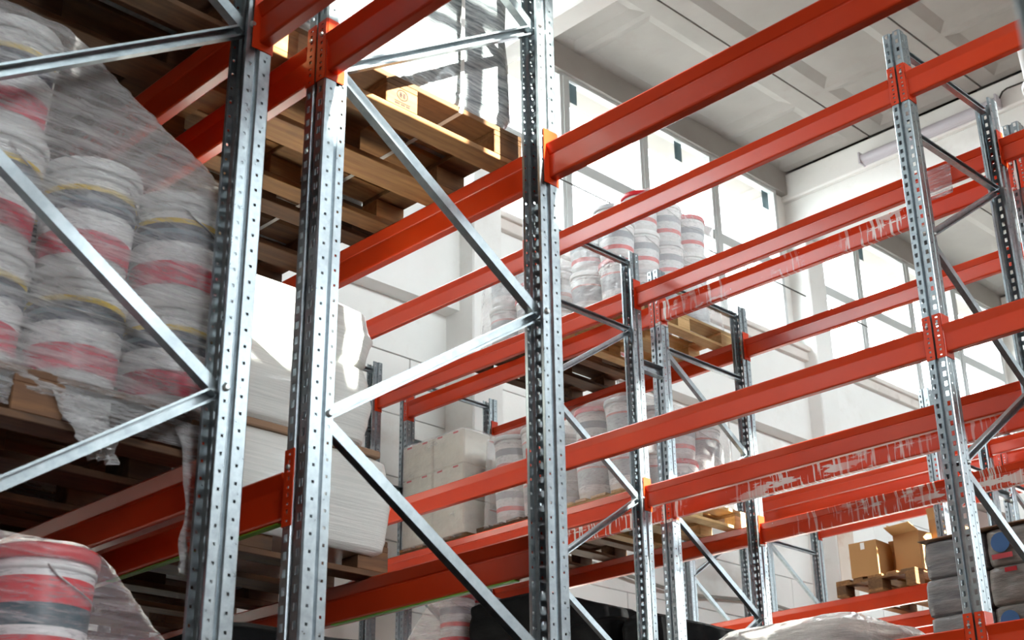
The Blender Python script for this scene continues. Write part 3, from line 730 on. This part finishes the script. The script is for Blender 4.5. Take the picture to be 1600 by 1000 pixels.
for x, z, lb, mt, kp, wh in ((-6.40, LC, 'pallet under the top bucket load at picture centre', 'wood_new', [lambda i, j: True, lambda i, j: True, lambda i, j: j > 0], 'bucket on top level right of central upright'),
                     (-7.30, LC, 'pallet under the top bucket load just left of the tall central upright', 'wood_old', [lambda i, j: True, lambda i, j: True], 'bucket on top level left of central upright'),
                     (-6.40, LB, 'pallet under the middle level buckets by the sunlit frame', 'wood_new', [lambda i, j: True, lambda i, j: True], 'bucket on middle level by sunlit frame'),
                     (-7.26, LB, 'pallet under the buckets next to the cream cartons', 'wood_old', [lambda i, j: True, lambda i, j: True], 'bucket next to cream cartons')):
    pallet(x, Y4, z, lb, mt)
    bucket_load(x, Y4, z+PTOP, kp, wh, ['label_red', 'label_grey', 'label_red'], ['plastic_white', 'plastic_white', 'plastic_grey', 'red_plastic'], 'buckets on the fourth rack', 2, 4, .97)
    top3 = len(kp) == 3
    film_box(x-.36, x+.36, z+PTOP, z+PTOP+(1.06 if top3 else .71), 'thin film around: ' + wh.replace('bucket', 'buckets'), ytop=7.5 if top3 else None, seed=x*3+z)
# cream cartons
pallet(-8.17, Y4, LB, 'pallet under the cream cartons left of centre', 'wood')
q = MB(); q.box(-.186, .186, -.148, .148, 0, .284, 0, .012); CART = q.mesh('carton', M['cream'])
q = MB(); q.box(-.03, .03, -.0008, .0008, -.007, .007); PR = q.mesh('carton_print', M['print_red'])
q = MB(); q.box(-.0008, .0008, -.11, .11, -.085, .085); PAPER = q.mesh('carton_paper', M['paper'])
q = MB(); q.box(-.0012, .0012, -.09, .09, -.006, .006); PRB = q.mesh('paper_heading', M['print_red'])
for t in range(3):
    for ix in range(2):
        for iy in range(4):
            if ix == 1 and 0 < iy < 4 and t < 2: continue
            x = -7.99-.376*ix; y = 7.29+.3*iy
            r = empty('carton', (x, y, LB+PTOP+.286*t)); tag(r, 'cream carton left of centre, %s layer, %s from aisle, %s column' % (['bottom', 'middle', 'top'][t], ORD[iy], ['right', 'left'][ix]), 'carton', 'cream cartons')
            link('carton_body', CART, r)
            if iy == 0:
                for px in (-.1, .09): link('carton_print', PR, r, (px, -.149, .268))
            if ix == 0 and iy == 1 and t != 1:
                pp = link('address_paper', PAPER, r, (.187, -.08, .16)); link('paper_heading', PRB, pp, (.0008, 0, .07))
wrap('stretch_film', [(LB+PTOP-.02, -8.56, -7.792, 7.135, 8.35, .04), (LB+PTOP+.4, -8.56, -7.792, 7.13, 8.35, .04), (LB+PTOP+.86, -8.56, -7.792, 7.13, 8.35, .04), (LB+PTOP+.87, -8.45, -7.9, 7.25, 8.2, .04)], 'film_far', 'thin film around the cream cartons', n=120, amp=.004, sub=5, fold=8, seed=8)
# low level of the fourth rack
pallet(-8.2, Y4, LA, 'pallet under the red lidded buckets at bottom centre', 'wood')
bucket_load(-8.2, Y4, LA+PTOP, [lambda i, j: True, lambda i, j: True, lambda i, j: i == 0 and j < 2], 'red lidded bucket at bottom centre', ['label_red'], ['red_plastic'], 'red lidded buckets on the low level', 2, 4, .96)
z3 = LA+PTOP
wrap('stretch_film', [(z3, -8.58, -7.84, 7.13, 8.35, .08), (z3+.66, -8.58, -7.84, 7.13, 8.35, .12), (z3+.7, -8.55, -7.84, 7.13, 8.3, .12), (z3+1.0, -8.24, -7.86, 7.14, 7.8, .12), (z3+1.03, -8.15, -7.92, 7.22, 7.7, .1)], 'film', 'thin film cone over the red lidded buckets at bottom centre', n=120, amp=.008, sub=6, fold=8, seed=21)
for x, lb in ((-7.38, 'pallet under the tall black wrapped pack at bottom centre'), (-6.5, 'pallet under the lumpy black pack at bottom centre'), (-5.05, 'pallet under the whitish wrapped load at the bottom edge'), (-3.56, 'pallet under the grey wrapped packs at lower right')):
    pallet(x, Y4, LA, lb, 'wood')
pack('black_pack', -7.8, -7.02, 7.16, 8.3, z3, z3+.45, 'black_wrap', 'lower black wrapped pack at bottom centre', 'wrapped pack', .05, .01, group='black wrapped packs', bulge=.01)
pack('black_pack', -7.77, -7.0, 7.15, 8.28, z3+.46, z3+.88, 'black_wrap', 'upper black wrapped pack behind the central upright at bottom', 'wrapped pack', .06, .012, group='black wrapped packs', bulge=.01)
pack('black_pack', -6.93, -6.3, 7.17, 8.3, z3, z3+.60, 'black_wrap', 'sagging black wrapped pack right of the central upright at bottom', 'wrapped pack', .12, .03, group='black wrapped packs', fold=4)
pack('black_pack', -6.3, -6.0, 7.17, 8.3, z3, z3+.575, 'black_wrap', 'narrow black wrapped roll beside the sunlit frame at bottom', 'wrapped pack', .09, .02, group='black wrapped packs', fold=5)
pack('stretch_film', -5.62, -4.5, 7.18, 8.3, z3, z3+.36, 'film_tan', 'whitish film of the load rising from the bottom edge right of centre', 'stretch film', .16, .03, fold=5, seed=2, n=140)
pack('wrapped_pack', -5.45, -4.66, 7.3, 8.2, z3+.002, z3+.30, 'white_wrap', 'pale pack seen inside the whitish wrapped load at the bottom edge', 'wrapped pack', .1, .01, fold=5)
# grey packs at lower right
q = MB(); q.lathe([(.055, 0), (.055, .0015)], 20); DISC = q.mesh('blue_disc', M['print_blue'])
q = MB(); q.box(-.06, .06, -.001, .001, -.014, .014); RB = q.mesh('red_bar', M['print_red'])
q = MB(); q.box(-.035, .035, -.001, .001, -.012, .012); RB2 = q.mesh('red_mark', M['red_plastic'])
for t in range(3):
    for i, (x0, x1) in enumerate(((-3.985, -3.60), (-3.595, -3.14))):
        za = z3+.215*t
        o = pack('grey_pack', x0-(.012 if t == 1 else 0), x1, 7.19+.01*t, 8.28, za, za+.212, 'grey_wrap' if i == 0 else 'grey_wrap2', '%s grey wrapped pack at lower right, %s of the tall slotted upright' % (['bottom', 'middle', 'top'][t], ['left', 'right'][i]), 'wrapped pack', .03, .006, group='grey wrapped packs', bulge=.003, fold=9)
        if i == 1:
            y = 7.176+.01*t
            if t != 1: link('blue_disc', DISC, o, (x1-.36, y-.006, za+.125), (math.pi/2, 0, 0)); link('red_bar', RB, o, (x1-.36, y-.006, za+.05))
            if t == 1: link('red_mark', RB2, o, (x1-.1, y, za+.185)); link('red_mark', RB2, o, (x1-.32, y, za+.185))
q = MB(); q.box(-4.0, -3.13, 7.19, 8.3, z3+.648, z3+.655, 0, .002); tag(link('cardboard_sheet', q.mesh('cardboard_sheet', M['board_edge'])), 'thin brown board lying on the grey wrapped packs', 'board')
# white bucket stack at the right edge
pallet(-2.56, Y4, LC, 'pallet at the right edge under the tall white buckets', 'wood')
bucket_load(-2.66, Y4, LC+PTOP, [lambda i, j: i == 1 and j < 2, lambda i, j: i == 1 and j < 2], 'white bucket at right picture edge', ['label_grey'], ['plastic_white'], 'white buckets at the right edge', 2, 4, .98, False)

for x, lb in ((-1.75, 'left'), (-.75, 'right')):  # unseen loads added to shade the slotted upright frame from the sun
    for z, lv in ((LB, 'middle'), (LC, 'top')):
        pallet(x, 6.4, z, '%s pallet of an added sun blocking load on the %s level of the third rack beyond the right edge' % (lb, lv), 'wood')
        pack('wrapped_pack', x-.42, x+.42, 5.84, 6.96, z+PTOP, z+PTOP+1.05, 'white_wrap', '%s added sun blocking load on the %s level of the third rack beyond the right edge' % (lb, lv), 'wrapped pack', group='added sun blocking loads beyond the right edge')
# ---- far rack: cardboard boxes on a pallet
pallet(-6.46, 11.4, LB, 'pallet carrying the open cardboard boxes at lower right', 'wood')
def carton_open(xc, yc, z, w, d, h, rz, label, flaps):
    root = empty('cardboard_box', (xc, yc, z), rz); tag(root, label, 'box', 'open cardboard boxes')
    t = .005
    q = MB(); q.box(-w/2, w/2, -d/2, d/2, 0, t); q.box(-w/2, w/2, -d/2, -d/2+t, t, h); q.box(-w/2, w/2, d/2-t, d/2, t, h); q.box(-w/2, -w/2+t, -d/2+t, d/2-t, t, h); q.box(w/2-t, w/2, -d/2+t, d/2-t, t, h)
    link('box_body', q.mesh('box_body', M['cardboard']), root)
    for (side, ang, ln) in flaps:
        q = MB(); L = w if side in 'fb' else d
        q.box(-L/2, L/2, 0, t, 0, ln); me = q.mesh('flap', M['cardboard_in'])
        if side == 'f': link('flap', me, root, (0, -d/2, h), (ang, 0, 0))
        if side == 'b': link('flap', me, root, (0, d/2-t, h), (-ang, 0, 0))
        if side == 'r': link('flap', me, root, (w/2, 0, h), (ang, 0, math.pi/2))
        if side == 'l': link('flap', me, root, (-w/2, 0, h), (ang, 0, -math.pi/2))
    return root
zb5 = LB+PTOP
bx = carton_open(-6.56, 11.0, zb5, .27, .4, .31, .06, 'closed front brown box with a strip of tape at lower right', [])
q = MB(); q.box(-.02, .02, -.001, .001, -.03, .03); link('tape', q.mesh('tape', M['paper']), bx, (0, -.201, .27))
carton_open(-6.37, 11.25, zb5, .16, .3, .24, .1, 'small brown box between the two larger boxes', [('f', .5, .1)])
carton_open(-6.16, 11.1, zb5, .27, .36, .34, -.12, 'tall brown box with its flap folded out', [('f', 1.15, .13), ('l', .5, .12)])
carton_open(-5.98, 11.45, zb5, .12, .7, .46, 0, 'high flat carton standing behind the grey packs', [('f', .2, .1)])

# ---- small things on the building
q = MB(); q.tube([(XW+.12, 9.2, 7.48+CH)] + [(XW+.12, 9.2+i*.8, 7.5+CH-.01*math.sin(i*.8)) for i in range(1, 12)], .010, 5)
tag(link('steel_wire', q.mesh('steel_wire', M['cable'])), 'thin steel wire stretched along the bright windows', 'wire')
# fluorescent batten hung below the roof
lx0, lx1, ly, lz = -8.08, -6.17, 14.44, 10.62
root = empty('ceiling_lamp', ((lx0+lx1)/2, ly, lz)); tag(root, 'long white fluorescent lamp fixed under the roof at upper right', 'lamp')
L = lx1-lx0
q = MB(); q.box(-L/2, L/2, -.05, .0, .0, .15, 0, .008); link('lamp_housing', q.mesh('lamp_housing', M['lamp_white']), root)
q = MB(); q.loft([[(x, -.05-.075*math.sin(a), .075+.07*math.cos(a)) for a in [math.pi*i/10 for i in range(11)]] for x in (-L/2+.01, L/2-.01)]); link('diffuser', q.mesh('diffuser', M['lamp_white']), root)
for x in (-L/2, L/2):
    q = MB(); q.box(x-.012, x+.012, -.135, .0, -.008, .158, 0, .004); link('end_cap', q.mesh('end_cap', M['lamp_white']), root)
q = MB(); q.tube([(L/2, -.03, .12), (L/2+.06, -.03, .2), (L/2+.12, -.03, .22), (L/2+.6, -.03, .20), (L/2+2.0, -.03, .3)], .011, 6); link('power_cable', q.mesh('power_cable', M['cable']), root)
# coiled wire under the slab
def coil():
    q = MB(); c = Vector((-4.62, 12.35, ZC-.18)); pts = []
    for i in range(60):
        a = i*.33; r = .16+.05*math.sin(i*.21); pts.append((c.x+r*math.cos(a), c.y+r*math.sin(a)*1.1, c.z+.02*math.sin(i*.5)))
    pts += [(c.x+.5, c.y+.2, c.z-.2), (c.x+1.0, c.y+.35, c.z-.5)]
    q.tube(pts, .006, 5)
    q.tube([(c.x+.15, c.y, c.z), (c.x+.25, c.y+.3, c.z-.5), (c.x+.28, c.y+.4, c.z-1.3)], .006, 5)
    q.tube([(c.x, c.y, c.z), (c.x, c.y, ZC-.001)], .008, 5)
    tag(link('coiled_wire', q.mesh('coiled_wire', M['cable'])), 'loop of loose wire under the roof at the upper right corner', 'wire')
coil()
# conduit on the wall behind the last rack
q = MB(); q.tube([(XW-.12, y, 4.95+.05*math.sin(y*2)) for y in [9+.35*i for i in range(34)]], .02, 7); tag(link('conduit', q.mesh('conduit', M['cable_grey'])), 'grey cable running along the wall behind the last rack', 'cable')
# bits of blue tape left on the panes
for i, (y, z) in enumerate(((10.28, 10.5), (12.2, 10.5), (14.02, 10.48), (16.3, 10.48))):
    q = MB(); q.box(-.0015, .0015, -.07, .07, -.13, .13)
    tag(link('tape_scrap', q.mesh('tape_scrap', M['blue_tape']), None, (XW-.075, y, z)), '%s pale blue tape scrap from the left at the top of the windows' % ORD[i], 'tape')
# rag of film on the rear top beam at right
q = MB(); rows = [[(-3.44+.15*j/8+.02*noise.noise(Vector((i, j, 2))), 6.858-.01*i*.2+.012*noise.noise(Vector((i*.9, j*.9, 7))), 5.70-.026*i) for j in range(9)] for i in range(9)]
q.loft(rows, 0, False, False, True); tag(link('film_scrap', solid(q.mesh('film_scrap', M['film']), .0006)), 'rag of clear film stuck on the top beam by the tall slotted upright', 'plastic film')
